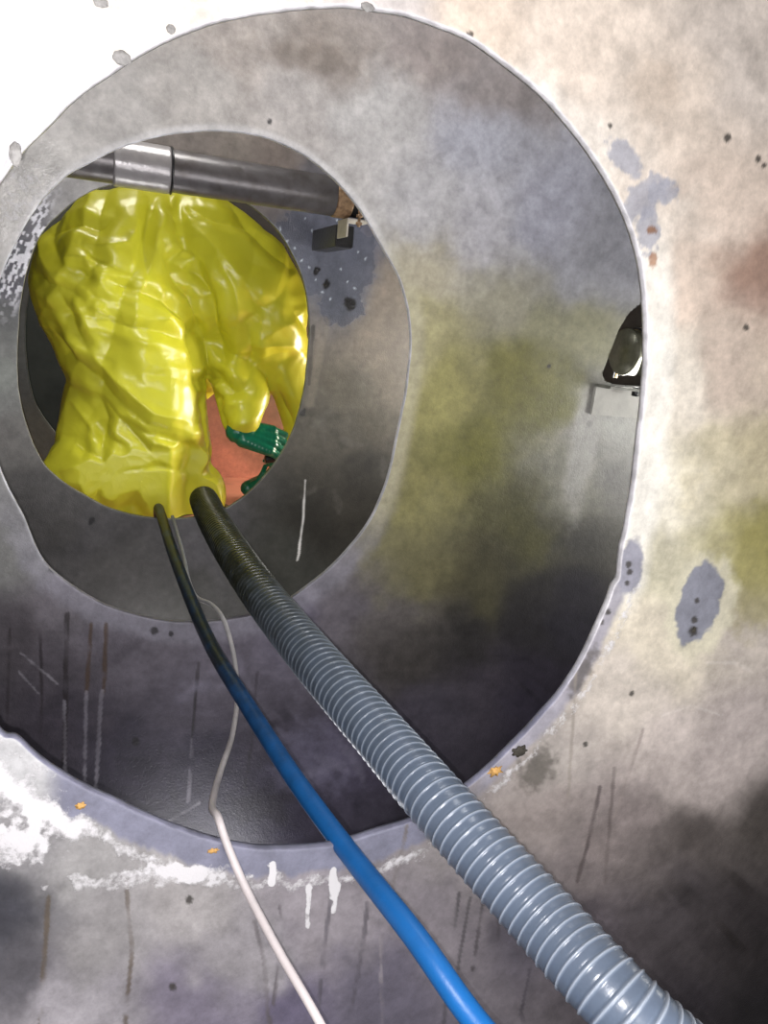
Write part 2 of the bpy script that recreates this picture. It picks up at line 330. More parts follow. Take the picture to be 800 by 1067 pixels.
def paint_C(px, py, off):
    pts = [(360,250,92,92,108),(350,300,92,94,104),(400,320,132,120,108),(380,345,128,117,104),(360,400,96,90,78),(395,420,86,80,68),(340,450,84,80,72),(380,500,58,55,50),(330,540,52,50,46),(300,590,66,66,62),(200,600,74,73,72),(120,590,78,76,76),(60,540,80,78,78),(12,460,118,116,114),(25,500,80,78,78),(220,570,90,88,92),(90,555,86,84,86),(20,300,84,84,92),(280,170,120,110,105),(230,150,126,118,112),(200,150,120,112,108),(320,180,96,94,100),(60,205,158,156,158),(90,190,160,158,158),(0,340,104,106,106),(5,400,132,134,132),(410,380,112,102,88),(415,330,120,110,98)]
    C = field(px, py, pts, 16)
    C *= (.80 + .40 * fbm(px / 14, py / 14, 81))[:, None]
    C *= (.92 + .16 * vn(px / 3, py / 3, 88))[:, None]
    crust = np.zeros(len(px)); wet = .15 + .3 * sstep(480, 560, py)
    pt = np.maximum(blob(px, py, 335, 262, 62, 50, 20, .3, .1, 12), blob(px, py, 355, 318, 24, 22, 0, .4, .1, 9))
    C = blend(C, .8 * pt, (92, 95, 108)); wet = np.maximum(wet, pt * .85)
    for x, y, r in ((364, 316, 6), (340, 296, 4), (330, 282, 3), (95, 543, 3.5), (316, 429, 3), (300, 443, 2)): C = blend(C, blob(px, py, x, y, r, r + 1, 30, .6, .25, 4), (34, 33, 36))
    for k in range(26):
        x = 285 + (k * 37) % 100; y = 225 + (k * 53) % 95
        C = blend(C, .8 * blob(px, py, x, y, 1.0 + k % 3 * .4, .8, k * 40, .5, .5, 2, k) * pt, (204, 214, 226))  # pale dots painted as glints on the wet patch
    C = blend(C, .4 * streak(px, py, [(338, 335), (330, 380), (322, 420)], 9, .1, 3, 3), (138, 128, 114))
    C = blend(C, .8 * streak(px, py, [(326, 340), (322, 400)], 3, .1, 3), (46, 42, 38))
    C = blend(C, .95 * streak(px, py, [(318, 500), (316, 540), (310, 583)], 1.8, 0, 3, .5), (226, 224, 222))
    for k in range(16):
        x = 290 + (k * 47) % 110; y = 420 + (k * 31) % 150
        C = blend(C, .2 * blob(px, py, x, y, 10, 4, 60 + k * 29, .9, .5, 7, k), (122, 118, 112) if k % 2 else (36, 34, 32))
    # very wet left rim, white flecks paint its glints
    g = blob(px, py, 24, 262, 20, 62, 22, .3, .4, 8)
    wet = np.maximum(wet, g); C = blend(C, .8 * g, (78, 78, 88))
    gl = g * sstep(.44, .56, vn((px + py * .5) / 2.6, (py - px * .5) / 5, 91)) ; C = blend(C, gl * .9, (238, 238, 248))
    g2 = sstep(325, 345, py) * 0
    C = blend(C, .5 * blob(px, py, 4, 390, 14, 18, 0, .2, .2, 9), (150, 156, 150))
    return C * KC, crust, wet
def paint_D(px, py, off):
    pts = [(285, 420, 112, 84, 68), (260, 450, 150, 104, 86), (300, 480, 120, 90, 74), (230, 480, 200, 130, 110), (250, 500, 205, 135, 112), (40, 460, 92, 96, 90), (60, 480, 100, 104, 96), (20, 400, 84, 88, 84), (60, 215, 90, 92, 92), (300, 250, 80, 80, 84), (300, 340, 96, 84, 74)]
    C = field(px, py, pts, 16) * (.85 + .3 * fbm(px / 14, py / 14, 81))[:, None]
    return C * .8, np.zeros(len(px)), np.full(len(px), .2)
def paint_E(px, py, off):
    return np.tile(lin((104, 106, 98)), (len(px), 1)) * (.8 + .4 * fbm(px / 20, py / 20, 3))[:, None], np.zeros(len(px)), np.full(len(px), .2)

pm = plate_mat('painted_steel_plate')
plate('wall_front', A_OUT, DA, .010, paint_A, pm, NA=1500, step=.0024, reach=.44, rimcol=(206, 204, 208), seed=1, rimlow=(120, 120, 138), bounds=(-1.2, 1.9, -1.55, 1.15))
plate('wall_middle', B_OUT, DB, .010, paint_B, pm, NA=1300, step=.003, reach=.56, rimcol=(188, 188, 196), seed=2, backed=False, rimlow=(84, 82, 90), bounds=(-1.2, 1.9, -1.55, 1.15))  # rimlow paints the shadow line along the lower rim
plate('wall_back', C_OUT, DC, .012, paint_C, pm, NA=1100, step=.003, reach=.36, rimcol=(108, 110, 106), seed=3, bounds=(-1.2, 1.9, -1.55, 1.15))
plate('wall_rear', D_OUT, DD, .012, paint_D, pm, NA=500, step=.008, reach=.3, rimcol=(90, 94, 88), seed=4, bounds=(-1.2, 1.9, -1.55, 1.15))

# second opening in the middle plate, mostly hidden by the front plate
CUT = [(700,300),(672,312),(655,326),(645,342),(636,365),(627,390),(631,397),(640,400),(700,404),(745,408),(765,380),(755,330),(730,305)]
def cut_plate(o, pts, d):
    w2 = [(P(x, y, d)[0], P(x, y, d)[2]) for x, y in pts]
    bm = bmesh.new(); bm.from_mesh(o.data)
    poly = np.array(w2); lo = poly.min(0) - .01; hi = poly.max(0) + .01
    vs = [v for v in bm.verts if lo[0] < v.co.x < hi[0] and lo[1] < v.co.z < hi[1] and v.co.y < d + .005]
    q = np.array([(v.co.x, v.co.z) for v in vs]); n = len(w2); ins = np.zeros(len(q), bool)
    for i in range(n):
        (x0, y0), (x1, y1) = w2[i], w2[(i + 1) % n]
        c = ((y0 > q[:, 1]) != (y1 > q[:, 1])) & (q[:, 0] < (x1 - x0) * (q[:, 1] - y0) / (y1 - y0 + 1e-12) + x0); ins ^= c
    best = np.full(len(q), 1e9); near = q.copy()
    for i in range(n):
        a = poly[i]; b_ = poly[(i + 1) % n]; t = np.clip(((q - a) @ (b_ - a)) / ((b_ - a) @ (b_ - a)), 0, 1); p_ = a + t[:, None] * (b_ - a)
        dd = np.hypot(*(q - p_).T); k = dd < best; best = np.where(k, dd, best); near[k] = p_[k]
    kill = []
    for v, i_, b_, p_ in zip(vs, ins, best, near):
        if b_ < .0022: v.co.x, v.co.z = p_
        elif i_: kill.append(v)
    bmesh.ops.delete(bm, geom=kill, context='VERTS')
    bm.to_mesh(o.data); bm.free()
cut_plate(bpy.data.objects['wall_middle'], CUT, DB)
def box_bm(bm, c, s, rot=None):
    r = bmesh.ops.create_cube(bm, size=1.0); vs = r['verts']
    for v in vs:
        v.co = Vector((v.co.x * s[0], v.co.y * s[1], v.co.z * s[2]))
        if rot: v.co = rot @ v.co
        v.co += Vector(c)
    return vs
def bm_obj(name, bm, mat, parent=None, smooth=False, bevel=0.):
    if bevel: bmesh.ops.bevel(bm, geom=[e for e in bm.edges], offset=bevel, segments=2, affect='EDGES', clamp_overlap=True)
    me = bpy.data.meshes.new(name); bm.to_mesh(me); bm.free()
    return link(name, me, mat, parent, smooth)

shell = simple('tank_coating', (120, 118, 114), .5, var=.35, scale=9, bump=.3)
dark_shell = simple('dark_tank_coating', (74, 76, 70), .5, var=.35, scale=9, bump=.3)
copper = simple('pink_primed_steel', (226, 158, 136), .38, var=.18, scale=14, bump=.25, spec=.6)
for nm, c, s, mt in (('floor', (.35, 1.5, -1.575), (3.1, 4.6, .05), shell), ('ceiling', (.35, 1.5, 1.175), (3.1, 4.6, .05), shell),
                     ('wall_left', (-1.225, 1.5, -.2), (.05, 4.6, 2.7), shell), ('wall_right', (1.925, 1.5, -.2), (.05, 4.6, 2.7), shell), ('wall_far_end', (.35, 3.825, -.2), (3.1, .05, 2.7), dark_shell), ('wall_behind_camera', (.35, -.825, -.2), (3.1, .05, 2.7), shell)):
    bm = bmesh.new(); box_bm(bm, c, s); tag(bm_obj(nm, bm, mt), kind='structure')
LZ = -.60
# raised inner bottom the worker crouches on (structure)
bm = bmesh.new(); box_bm(bm, (.35, (DC + .012 + DD) / 2, LZ - .01), (3.1, DD - DC - .012, .02)); tag(bm_obj('floor_raised', bm, copper), kind='structure')
# a thin dark strip across the raised floor
q0, q1 = P(222, 486, 2.3), P(268, 520, 2.3)

# ------------------------------------------------------------------ swept tubes
def catmull(pts, n):
    p = [Vector(a) for a in pts]; p = [p[0] * 2 - p[1]] + p + [p[-1] * 2 - p[-2]]; out = []
    for i in range(1, len(p) - 2):
        for k in range(n):
            t = k / n; a, b, c, d = p[i - 1], p[i], p[i + 1], p[i + 2]
            out.append(.5 * (2 * b + (c - a) * t + (2 * a - 5 * b + 4 * c - d) * t * t + (3 * b - a - 3 * c + d) * t ** 3))
    out.append(p[-2]); return out
def resample(pts, step):
    a = np.array([tuple(v) for v in pts]); L = np.r_[0, np.cumsum(np.linalg.norm(np.diff(a, axis=0), axis=1))]
    n = max(2, int(L[-1] / step)); s = np.linspace(0, L[-1], n)
    return np.stack([np.interp(s, L, a[:, i]) for i in range(3)], 1), s
def sweep(name, pts, radius, mat, parent=None, step=.004, nr=20, rf=None, cap=True):
    C, s = resample(catmull(pts, 40), step)
    for _ in range(3): C[1:-1] = (C[:-2] + 2 * C[1:-1] + C[2:]) / 4
    T = np.gradient(C, axis=0); T /= np.linalg.norm(T, axis=1)[:, None]
    up = nrm(np.cross(T[0], [0.3, .2, 1])); U = []
    for t in T:
        up = nrm(up - t * (up @ t)); U.append(up)
    U = np.array(U); W = np.cross(T, U)
    th = np.linspace(0, 2 * math.pi, nr, endpoint=False)
    R = np.full((len(C), nr), radius) if rf is None else rf(s[:, None], th[None])
    V = C[:, None] + R[..., None] * (np.cos(th)[None, :, None] * U[:, None] + np.sin(th)[None, :, None] * W[:, None])
    n = len(C); i = np.arange(n - 1)[:, None] * nr; j = np.arange(nr)[None]; j2 = (j + 1) % nr
    Q = np.stack([i + j, i + j2, i + nr + j2, i + nr + j], -1).reshape(-1, 4)
    V = V.reshape(-1, 3)
    if cap:
        k = len(V); V = np.concatenate([V, C[:1], C[-1:]]); jj = np.arange(0, nr, 2)
        Q = np.concatenate([Q, np.stack([np.full(len(jj), k), (jj + 2) % nr, (jj + 1) % nr, jj], 1), np.stack([np.full(len(jj), k + 1), (n - 1) * nr + jj, (n - 1) * nr + (jj + 1) % nr, (n - 1) * nr + (jj + 2) % nr], 1)])
    return link(name, mesh_np(name, V, Q), mat, parent)

# materials of hoses: clean near the camera, wet and muddy further along, flash falloff painted into the colour
def hose_mat(name, rgb, mud_shade, y0, y1, rough=.35, spec=.5, mud_shade_scale=30, crest_glint=None):
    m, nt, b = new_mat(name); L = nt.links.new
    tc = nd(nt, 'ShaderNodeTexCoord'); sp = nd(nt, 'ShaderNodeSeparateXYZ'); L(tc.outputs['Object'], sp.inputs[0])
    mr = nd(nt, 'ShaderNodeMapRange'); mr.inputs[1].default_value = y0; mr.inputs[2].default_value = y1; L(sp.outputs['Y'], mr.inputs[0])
    no = nd(nt, 'ShaderNodeTexNoise', Scale=mud_shade_scale, Detail=6., Roughness=.65); L(tc.outputs['Object'], no.inputs['Vector'])
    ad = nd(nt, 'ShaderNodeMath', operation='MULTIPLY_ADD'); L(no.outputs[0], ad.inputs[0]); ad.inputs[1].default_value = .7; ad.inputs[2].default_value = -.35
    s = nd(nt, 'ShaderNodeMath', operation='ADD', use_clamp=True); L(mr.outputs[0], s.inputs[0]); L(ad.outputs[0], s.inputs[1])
    mx = nd(nt, 'ShaderNodeMixRGB'); mx.inputs[1].default_value = (*lin(rgb), 1); mx.inputs[2].default_value = (*lin(mud_shade), 1)
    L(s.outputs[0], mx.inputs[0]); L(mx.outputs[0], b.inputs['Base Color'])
    if crest_glint:
        at = nd(nt, 'ShaderNodeAttribute', attribute_name='crest_glint'); m2 = nd(nt, 'ShaderNodeMixRGB'); m2.inputs[1].default_value = (*lin(rgb), 1); m2.inputs[2].default_value = (*lin(crest_glint), 1)
        L(at.outputs['Fac'], m2.inputs[0]); L(m2.outputs[0], mx.inputs[1])  # rib crests lightened to paint in the highlight lines
    b.inputs['Roughness'].default_value = rough; b.inputs['Specular IOR Level'].default_value = spec
    n2 = nd(nt, 'ShaderNodeTexNoise', Scale=220., Detail=4.); L(tc.outputs['Object'], n2.inputs['Vector'])
    bp = nd(nt, 'ShaderNodeBump', Strength=.25, Distance=.001); L(n2.outputs[0], bp.inputs['Height']); L(bp.outputs[0], b.inputs['Normal'])
    return m
hose_grey = hose_mat('grey_pvc_hose', (98, 110, 128), (34, 36, 26), .70, 1.32, .30, .6, crest_glint=(168, 178, 192))
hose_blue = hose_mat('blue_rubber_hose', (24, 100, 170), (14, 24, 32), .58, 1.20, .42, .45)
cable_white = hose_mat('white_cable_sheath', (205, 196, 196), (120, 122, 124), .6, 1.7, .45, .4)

RH = .0375; PITCH = .0138
def rf_hose(s, th):
    u = (s / PITCH + th / (2 * math.pi)) % 1.0
    ridge = np.exp(-(np.abs(u - .5) / .085) ** 2)
    return RH - .0008 + .0018 * ridge - .0006 * np.exp(-((u - .70) / .08) ** 2)
hose_pts = [P(800, 1180, .34), P(670, 1067, .41), P(560, 950, .535), P(462, 842, .68), P(400, 770, .82), P(330, 690, 1.02), P(275, 622, 1.27), P(243, 576, 1.50), P(222, 541, 1.76), P(213, 522, 1.98), P(214, 524, 2.05), P(226, 545, 2.10), P(252, 562, 2.13)]
CREST_GLINT = []
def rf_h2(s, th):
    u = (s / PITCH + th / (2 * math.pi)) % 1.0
    CREST_GLINT.append(np.exp(-(np.abs(u - .5) / .075) ** 2).ravel()); return rf_hose(s, th)
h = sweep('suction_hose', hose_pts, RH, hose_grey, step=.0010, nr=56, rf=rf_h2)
q_ = h.data.attributes.new('crest_glint', 'FLOAT', 'POINT'); q_.data.foreach_set('value', np.r_[CREST_GLINT[0], 0, 0].astype(np.float32))
tag(h, 'thick grey ribbed suction hose running diagonally through the plate openings', 'hose')

RB = .0130
blue_pts = [P(600, 1180, .40), P(498, 1067, .475), P(432, 975, .56), P(362, 886, .71), P(305, 808, .86), P(258, 735, 1.04), P(222, 676, 1.24), P(199, 625, 1.44), P(180, 575, 1.70), P(168, 537, 1.96), P(165, 529, 2.035), P(165, 540, 2.075), P(166, 562, 2.09)]
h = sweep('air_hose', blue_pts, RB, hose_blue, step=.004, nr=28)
tag(h, 'slim blue rubber hose lying left of the ribbed grey hose', 'hose')
cab = [P(390, 1180, .48), P(334, 1067, .54), P(290, 990, .61), P(256, 925, .68), P(236, 878, .715), P(227, 851, .735), P(221, 838, .80), P(229, 805, .95), P(242, 765, 1.12), P(247, 725, 1.26), P(244, 685, 1.32), P(234, 648, 1.355), P(221, 630, 1.44), P(205, 622, 1.53), P(197, 606, 1.63), P(191, 578, 1.79), P(184, 553, 1.93), P(180, 539, 2.0), P(180, 541, 2.05), P(181, 562, 2.085)]
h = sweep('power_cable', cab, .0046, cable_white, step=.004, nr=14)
tag(h, 'thin white cable sagging between the openings beside the blue hose', 'cable')

# ------------------------------------------------------------------ pipe with coupling and bracket between the middle and back plates
steel = simple('dull_grey_pipe', (98, 95, 97), .34, .35, var=.3, scale=30, bump=.25, dirt=(66, 60, 58), dirt_amt=.7)
steel_lt = simple('worn_grey_sleeve', (150, 147, 149), .28, .3, var=.2, scale=40, bump=.25)
rust = simple('rusty_steel', (150, 122, 92), .6, .1, var=.4, scale=90, bump=.5, dirt=(84, 56, 38), dirt_amt=.8)
white_st = simple('white_painted_steel', (206, 200, 190), .5, var=.15, scale=60, bump=.3)
dark_st = simple('dark_wet_steel', (44, 44, 46), .3, .3, var=.4, scale=60, bump=.3)
def cyl(name, a, b, r, mat, parent=None, nr=40, r2=None):
    a = Vector(a); b = Vector(b); n = 8; L = (b - a).length
    pts = [a.lerp(b, i / n) for i in range(n + 1)]
    e = min(.002, r * .2)
    def rf(s, th): return (r + ((r2 or r) - r) * s / L) - e * np.exp(-np.minimum(s, L - s) / (e * .6 + 1e-6)) + 0 * th
    return sweep(name, pts, r, mat, parent, step=max(L / 60, .0006), nr=nr, rf=rf)
PY = 1.72
pa, pb = P(-60, 140, PY), P(352, 205, PY)
def on(t): return pa.lerp(pb, t)
pr = .040 * 1.04
root = tag(empty('pipe', on(.75)), 'horizontal grey steel pipe above the worker, clamped at its right end', 'pipe')
cyl('pipe_run', pa, on(1.0), pr, steel, root)
t0 = (98 + 60) / 412; t1 = (157 + 60) / 412
cyl('coupling_sleeve', on(t0), on(t1), pr + .004, steel_lt, root)
cyl('seam_ring', on(t1), on(t1 + .006), pr + .0055, dark_st, root)
cyl('end_ring', on(.985), on(1.035), pr + .002, rust, root)
ax = (pb - pa).normalized()
# U bolt around the pipe stub, with nuts, and its angle bracket
c0 = on(1.05); up = Vector((0, 0, 1)); up = (up - ax * up.dot(ax)).normalized(); sd = ax.cross(up).normalized()
cyl('pipe_stub', on(1.035), on(1.5), pr * .93, dark_st, root)
ub = [c0 - up * .062 + sd * (pr + .004)] + [c0 + (sd * math.cos(a) + up * math.sin(a)) * (pr + .004) for a in np.linspace(0, math.pi, 13)] + [c0 - up * .062 - sd * (pr + .004)]
sweep('u_bolt', ub, .0035, rust, root, step=.003, nr=12)
for s in (1, -1):
    for k in (0, 1):
        cyl('nut', c0 - up * (.052 - k * .016) + sd * s * (pr + .004), c0 - up * (.058 - k * .016) + sd * s * (pr + .004), .0075, rust, root, nr=12)
rot = Matrix((ax, -sd, up)).transposed()
br = tag(empty('angle_bracket', c0 - up * .06), 'white edged steel angle bracket under the right end of the long grey pipe', 'bracket')
bm = bmesh.new()
box_bm(bm, c0 - up * .0465 + ax * .006, (.060, .07, .0035), rot)
bm_obj('shelf_plate', bm, white_st, br, bevel=.0008)
bm = bmesh.new(); box_bm(bm, c0 - up * .066 - ax * .022, (.0035, .07, .038), rot); bm_obj('web_plate', bm, white_st, br, bevel=.001)
bm = bmesh.new(); box_bm(bm, c0 + sd * -.16 - up * .075 + ax * .004, (.045, .2, .05), rot); bm_obj('support_arm', bm, dark_st, br, bevel=.002)
# a lower, wetter foot of the support on the back plate
# ------------------------------------------------------------------ pipe clamp on the right, seen through the front opening
W2 = 1.33
def Q2(x, y, d=1.25): return P(x, y, d)
cream = simple('cream_plastic_strip', (200, 176, 130), .45, var=.15, scale=50, bump=.2)
oliv = simple('grey_green_pipe', (96, 96, 82), .35, .3, var=.35, scale=40, bump=.3, dirt=(58, 58, 48), dirt_amt=.7)
rt = tag(empty('clamped_pipe_stub', P(655, 370, 1.46)), 'short grey green pipe stub seen through small opening at right edge of front opening', 'pipe')
pr2 = .053
dxz = (P(700, 372, 1.46) - P(640, 366, 1.46)).normalized()
ca = P(649, 366, 1.46); cb = ca + dxz * .3
cyl('pipe_run', ca, cb, pr2, oliv, rt)
cyl('end_collar', ca + dxz * .002, ca + dxz * .010, pr2 + .0025, oliv, rt)
upv = Vector((0, 0, 1)); upv = (upv - dxz * upv.dot(dxz)).normalized(); sv = dxz.cross(upv).normalized()
for k, o_ in enumerate((.030, .039)):
    c1 = ca + dxz * o_
    cpts = [c1 - upv * (pr2 + .012) + sv * (pr2 + .004)] + [c1 + (sv * math.cos(a) + upv * math.sin(a)) * (pr2 + .004) for a in np.linspace(0, math.pi, 13)] + [c1 - upv * (pr2 + .012) - sv * (pr2 + .004)]
    sweep('clamp_strap', cpts, .003, cream if k == 1 else dark_st, rt, step=.003, nr=12)
bA = P(629, 402, DB - .03)
bk = tag(empty('pipe_bracket', bA), 'pale painted bracket with bolted shelf under the small opening at right', 'bracket')
bm = bmesh.new(); box_bm(bm, bA + Vector((.09, .0, 0)), (.19, .055, .006)); bm_obj('shelf_plate', bm, simple('chipped_grey_paint', (126, 126, 118), .5, var=.5, scale=90, bump=.3), bk, bevel=.0015)
wm = simple('grey_white_paint', (170, 168, 162), .5, var=.2, scale=30)
bm = bmesh.new(); box_bm(bm, bA + Vector((.095, .0245, -.034)), (.20, .008, .062)); bm_obj('web_plate', bm, wm, bk, bevel=.002)
bc = P(663, 404, DB - .035)
cyl('bolt', bc + Vector((0, 0, .002)), bc - Vector((0, 0, .018)), .009, dark_st, bk, nr=6)

# recess of dark opening behind the clamp: a doubler ring segment on the middle plate
# ------------------------------------------------------------------ debris stuck on the rims
def lump(name, c, size, mat, label, cat, group=None, flat=.5, seed=0, spiky=.35):
    bm = bmesh.new(); bmesh.ops.create_icosphere(bm, subdivisions=3, radius=1.0)
    rr = random.Random(seed); ph = [rr.uniform(0, 6.28) for _ in range(6)]
    for v in bm.verts:
        a = math.atan2(v.co.z, v.co.x)
        k = 1 + spiky * .6 * math.sin(3 * a + ph[0]) * math.cos(2 * v.co.y * 3 + ph[1]) + spiky * .5 * math.sin(7 * a + ph[2]) + spiky * .25 * math.sin(13 * v.co.z + ph[3])
        v.co = Vector((v.co.x * k * size[0], v.co.y * flat * min(size), v.co.z * k * size[1]))
        v.co += Vector(c)
    o = bm_obj(name, bm, mat, None, True)
    tag(o, label, cat, group); return o
grey_lump = simple('grey_sealant', (150, 148, 146), .6, var=.35, scale=200, bump=.5)
dark_lump = simple('dark_grit', (62, 58, 50), .7, var=.5, scale=300, bump=.6)
ochre = simple('ochre_flake', (206, 160, 92), .6, var=.3, scale=200, bump=.4)
px2m = .72 / 770
for (x, y, w, h_, mt, nm, lb, ct, sp) in (
        (127, 60, 8, 6, grey_lump, 'sealant_blob', 'grey blob of sealant on the upper left rim of front opening', 'blob', .07),
        (178, 30, 4, 4, grey_lump, 'sealant_blob', 'tiny grey blob just above the upper rim, right of the larger blob', 'blob', .07),
        (383, 7, 7, 4, grey_lump, 'sealant_blob', 'small grey blob at the very top of the front opening', 'blob', .12),
        (16, 160, 5, 10, grey_lump, 'sealant_blob', 'elongated grey blob on the rim at far left edge', 'blob', .12),
        (105, 2, 6, 4, grey_lump, 'sealant_blob', 'grey blob at the top edge of the photo above the largest blob', 'blob', .12),
        (541, 782, 11, 8, dark_lump, 'grit_clump', 'dark clump of grit on the lower right rim beside ribbed hose', 'debris', .4),
        (516, 803, 9, 7, ochre, 'paint_flake', 'ochre star shaped flake on lower rim right of ribbed hose', 'debris', .6),
        (84, 839, 5, 4, ochre, 'paint_flake', 'ochre flake on the lower left rim of front opening', 'debris', .5),
        (222, 886, 6, 3, ochre, 'paint_flake', 'small ochre flake on the rim left of the white cable', 'debris', .5),
        (723, 656, 3.5, 4.5, dark_lump, 'grit_clump', 'dark speck in the oval grey patch, right of the opening', 'debris', .2)):
    p = P(x, y, DA - .0005)
    lump(nm, p, (w * px2m, h_ * px2m), mt, lb, ct, flat=.45, seed=int(x), spiky=sp)

# ------------------------------------------------------------------ the worker
yellow, nt, b = new_mat('glossy_yellow_plastic'); L = nt.links.new
tc = nd(nt, 'ShaderNodeTexCoord')
no = nd(nt, 'ShaderNodeTexNoise', Scale=9., Detail=5.); L(tc.outputs['Object'], no.inputs['Vector'])
cr = nd(nt, 'ShaderNodeMixRGB'); cr.inputs[1].default_value = (*lin((218, 217, 66)), 1); cr.inputs[2].default_value = (*lin((206, 203, 46)), 1); L(no.outputs[0], cr.inputs[0])
L(cr.outputs[0], b.inputs['Base Color']); b.inputs['Roughness'].default_value = .32; b.inputs['Specular IOR Level'].default_value = .6
b.inputs['Subsurface Weight'].default_value = 0.0
wv = nd(nt, 'ShaderNodeTexVoronoi', feature='F1', Scale=17.); wv.inputs['Randomness'].default_value = 1.
dn = nd(nt, 'ShaderNodeTexNoise', Scale=6., Detail=2.); L(tc.outputs['Object'], dn.inputs['Vector'])
vm = nd(nt, 'ShaderNodeVectorMath', operation='MULTIPLY_ADD'); L(dn.outputs['Color'], vm.inputs[0]); vm.inputs[1].default_value = (.35, .35, .35); L(tc.outputs['Object'], vm.inputs[2]); L(vm.outputs[0], wv.inputs['Vector'])
n5 = nd(nt, 'ShaderNodeTexNoise', Scale=34., Detail=4.); L(tc.outputs['Object'], n5.inputs['Vector'])
ma = nd(nt, 'ShaderNodeMath', operation='MULTIPLY_ADD'); L(n5.outputs[0], ma.inputs[0]); ma.inputs[1].default_value = .5; L(wv.outputs['Distance'], ma.inputs[2])
bp = nd(nt, 'ShaderNodeBump', Strength=.14, Distance=.010); L(ma.outputs[0], bp.inputs['Height']); L(bp.outputs[0], b.inputs['Normal'])

def capsule(bm, a, b, ra, rb, n=10):
    """tapered limb piece as a chain of overlapping spheres (fused by the voxel remesh)"""
    a = Vector(a); b = Vector(b)
    for i in range(n + 1):
        t = i / n; r = ra + (rb - ra) * t
        bmesh.ops.create_icosphere(bm, subdivisions=3, radius=r, matrix=Matrix.Translation(a.lerp(b, t)))
def S(x, y, d, rp):
    p = P(x, y, d); return p, rp * proj(np.array([tuple(p)]))[2][0] / F
Yc = 2.36
limbs = [  # (px,py,depth,radius in px) pairs measured on the photograph
    ((128, 268, 2.36, 66), (205, 262, 2.37, 60)),      # seat and lower back
    ((128, 268, 2.36, 66), (112, 300, 2.33, 76)),
    ((112, 300, 2.33, 76), (140, 370, 2.32, 72)),      # left thigh
    ((140, 370, 2.32, 72), (152, 430, 2.30, 66)),
    ((152, 430, 2.30, 66), (168, 470, 2.27, 54)),      # knee
    ((168, 470, 2.27, 54), (100, 492, 2.24, 48)),      # folded shin
    ((120, 420, 2.32, 52), (108, 470, 2.28, 46)),
    ((80, 500, 2.23, 36), (200, 512, 2.25, 36)), ((100, 528, 2.21, 28), (205, 540, 2.22, 28)),
    ((170, 490, 2.24, 46), (172, 508, 2.20, 40)),      # boot cover
    ((205, 262, 2.37, 62), (245, 300, 2.36, 66)),      # right hip
    ((245, 300, 2.36, 66), (275, 345, 2.36, 48)),      # right thigh
    ((280, 345, 2.36, 42), (306, 400, 2.34, 24)),
    ((306, 400, 2.34, 24), (318, 450, 2.32, 22)),
    ((318, 450, 2.32, 22), (318, 520, 2.32, 22)),
    ((175, 300, 2.45, 60), (190, 380, 2.52, 45)),      # trunk bent forward, beyond the legs
    ((225, 350, 2.40, 36), (245, 382, 2.34, 30)),      # upper arm
    ((245, 382, 2.34, 30), (250, 408, 2.29, 27)),
    ((250, 408, 2.29, 27), (250, 436, 2.245, 20)),      # sleeve cuff
]
bm = bmesh.new()
for a, c in limbs:
    pa_, ra_ = S(*a); pb_, rb_ = S(*c)
    capsule(bm, pa_, pb_, ra_, rb_, 8)
me = bpy.data.meshes.new('tmp'); bm.to_mesh(me); bm.free()
o = bpy.data.objects.new('tmp', me); COL.objects.link(o)
md = o.modifiers.new('r', 'REMESH'); md.mode = 'VOXEL'; md.voxel_size = .0052; md.use_smooth_shade = True
md = o.modifiers.new('s', 'SMOOTH'); md.factor = .6; md.iterations = 14
me = applied(o, 'coverall')
n = len(me.vertices); V = np.empty(n * 3, np.float32); me.vertices.foreach_get('co', V); V = V.reshape(-1, 3).astype(float)
N = np.empty(n * 3, np.float32); me.vertices.foreach_get('normal', N); N = N.reshape(-1, 3).astype(float)
px, py, w = proj(V)
face = sstep(-.1, .35, -N[:, 1])          # towards the near side
disp = np.zeros(n)
valleys = [[(50,241),(84,234),(107,237),(120,228)],[(30,282),(50,295),(64,297),(77,306),(93,316)],[(154,210),(151,248),(151,299)],[(84,258),(116,277),(138,286)],[(80,277),(92,289),(104,272)],
  [(93,290),(111,290),(136,301),(167,313),(190,328)],[(55,346),(68,367),(82,380)],[(77,326),(111,331),(136,340),(167,346),(190,355)],[(176,202),(188,243)],[(185,236),(194,259),(178,270)],[(178,272),(205,288),(221,306),(224,346)],
  [(160,306),(182,324),(200,340),(205,373)],[(239,209),(259,236),(286,265),(304,279)],[(191,205),(212,218),(234,229),(259,236)],[(257,299),(266,315),(281,324)],[(304,324),(322,346)],[(257,337),(263,367),(257,378)],[(227,351),(236,380)],
  [(71,367),(100,394),(118,414),(154,441),(190,450)],[(98,410),(111,436),(107,459),(107,493)],[(104,414),(131,441),(167,457),(190,463)],[(111,495),(136,490),(167,486),(190,490)],[(109,493),(102,517),(107,526)],[(131,443),(149,461),(165,481)],
  [(78,459),(104,477)],[(160,450),(182,459),(225,466)],[(160,486),(194,490),(225,495)],[(209,396),(227,394),(239,405),(259,407)],[(223,385),(241,403)],[(216,421),(234,410),(257,405)],[(288,396),(295,423),(303,440)],[(167,535),(190,506)],[(60,300),(80,345),(96,372)]]
deep = [[(186,205),(197,255),(216,305),(226,355)],[(203,345),(205,389),(216,412),(222,445),(226,480)]]
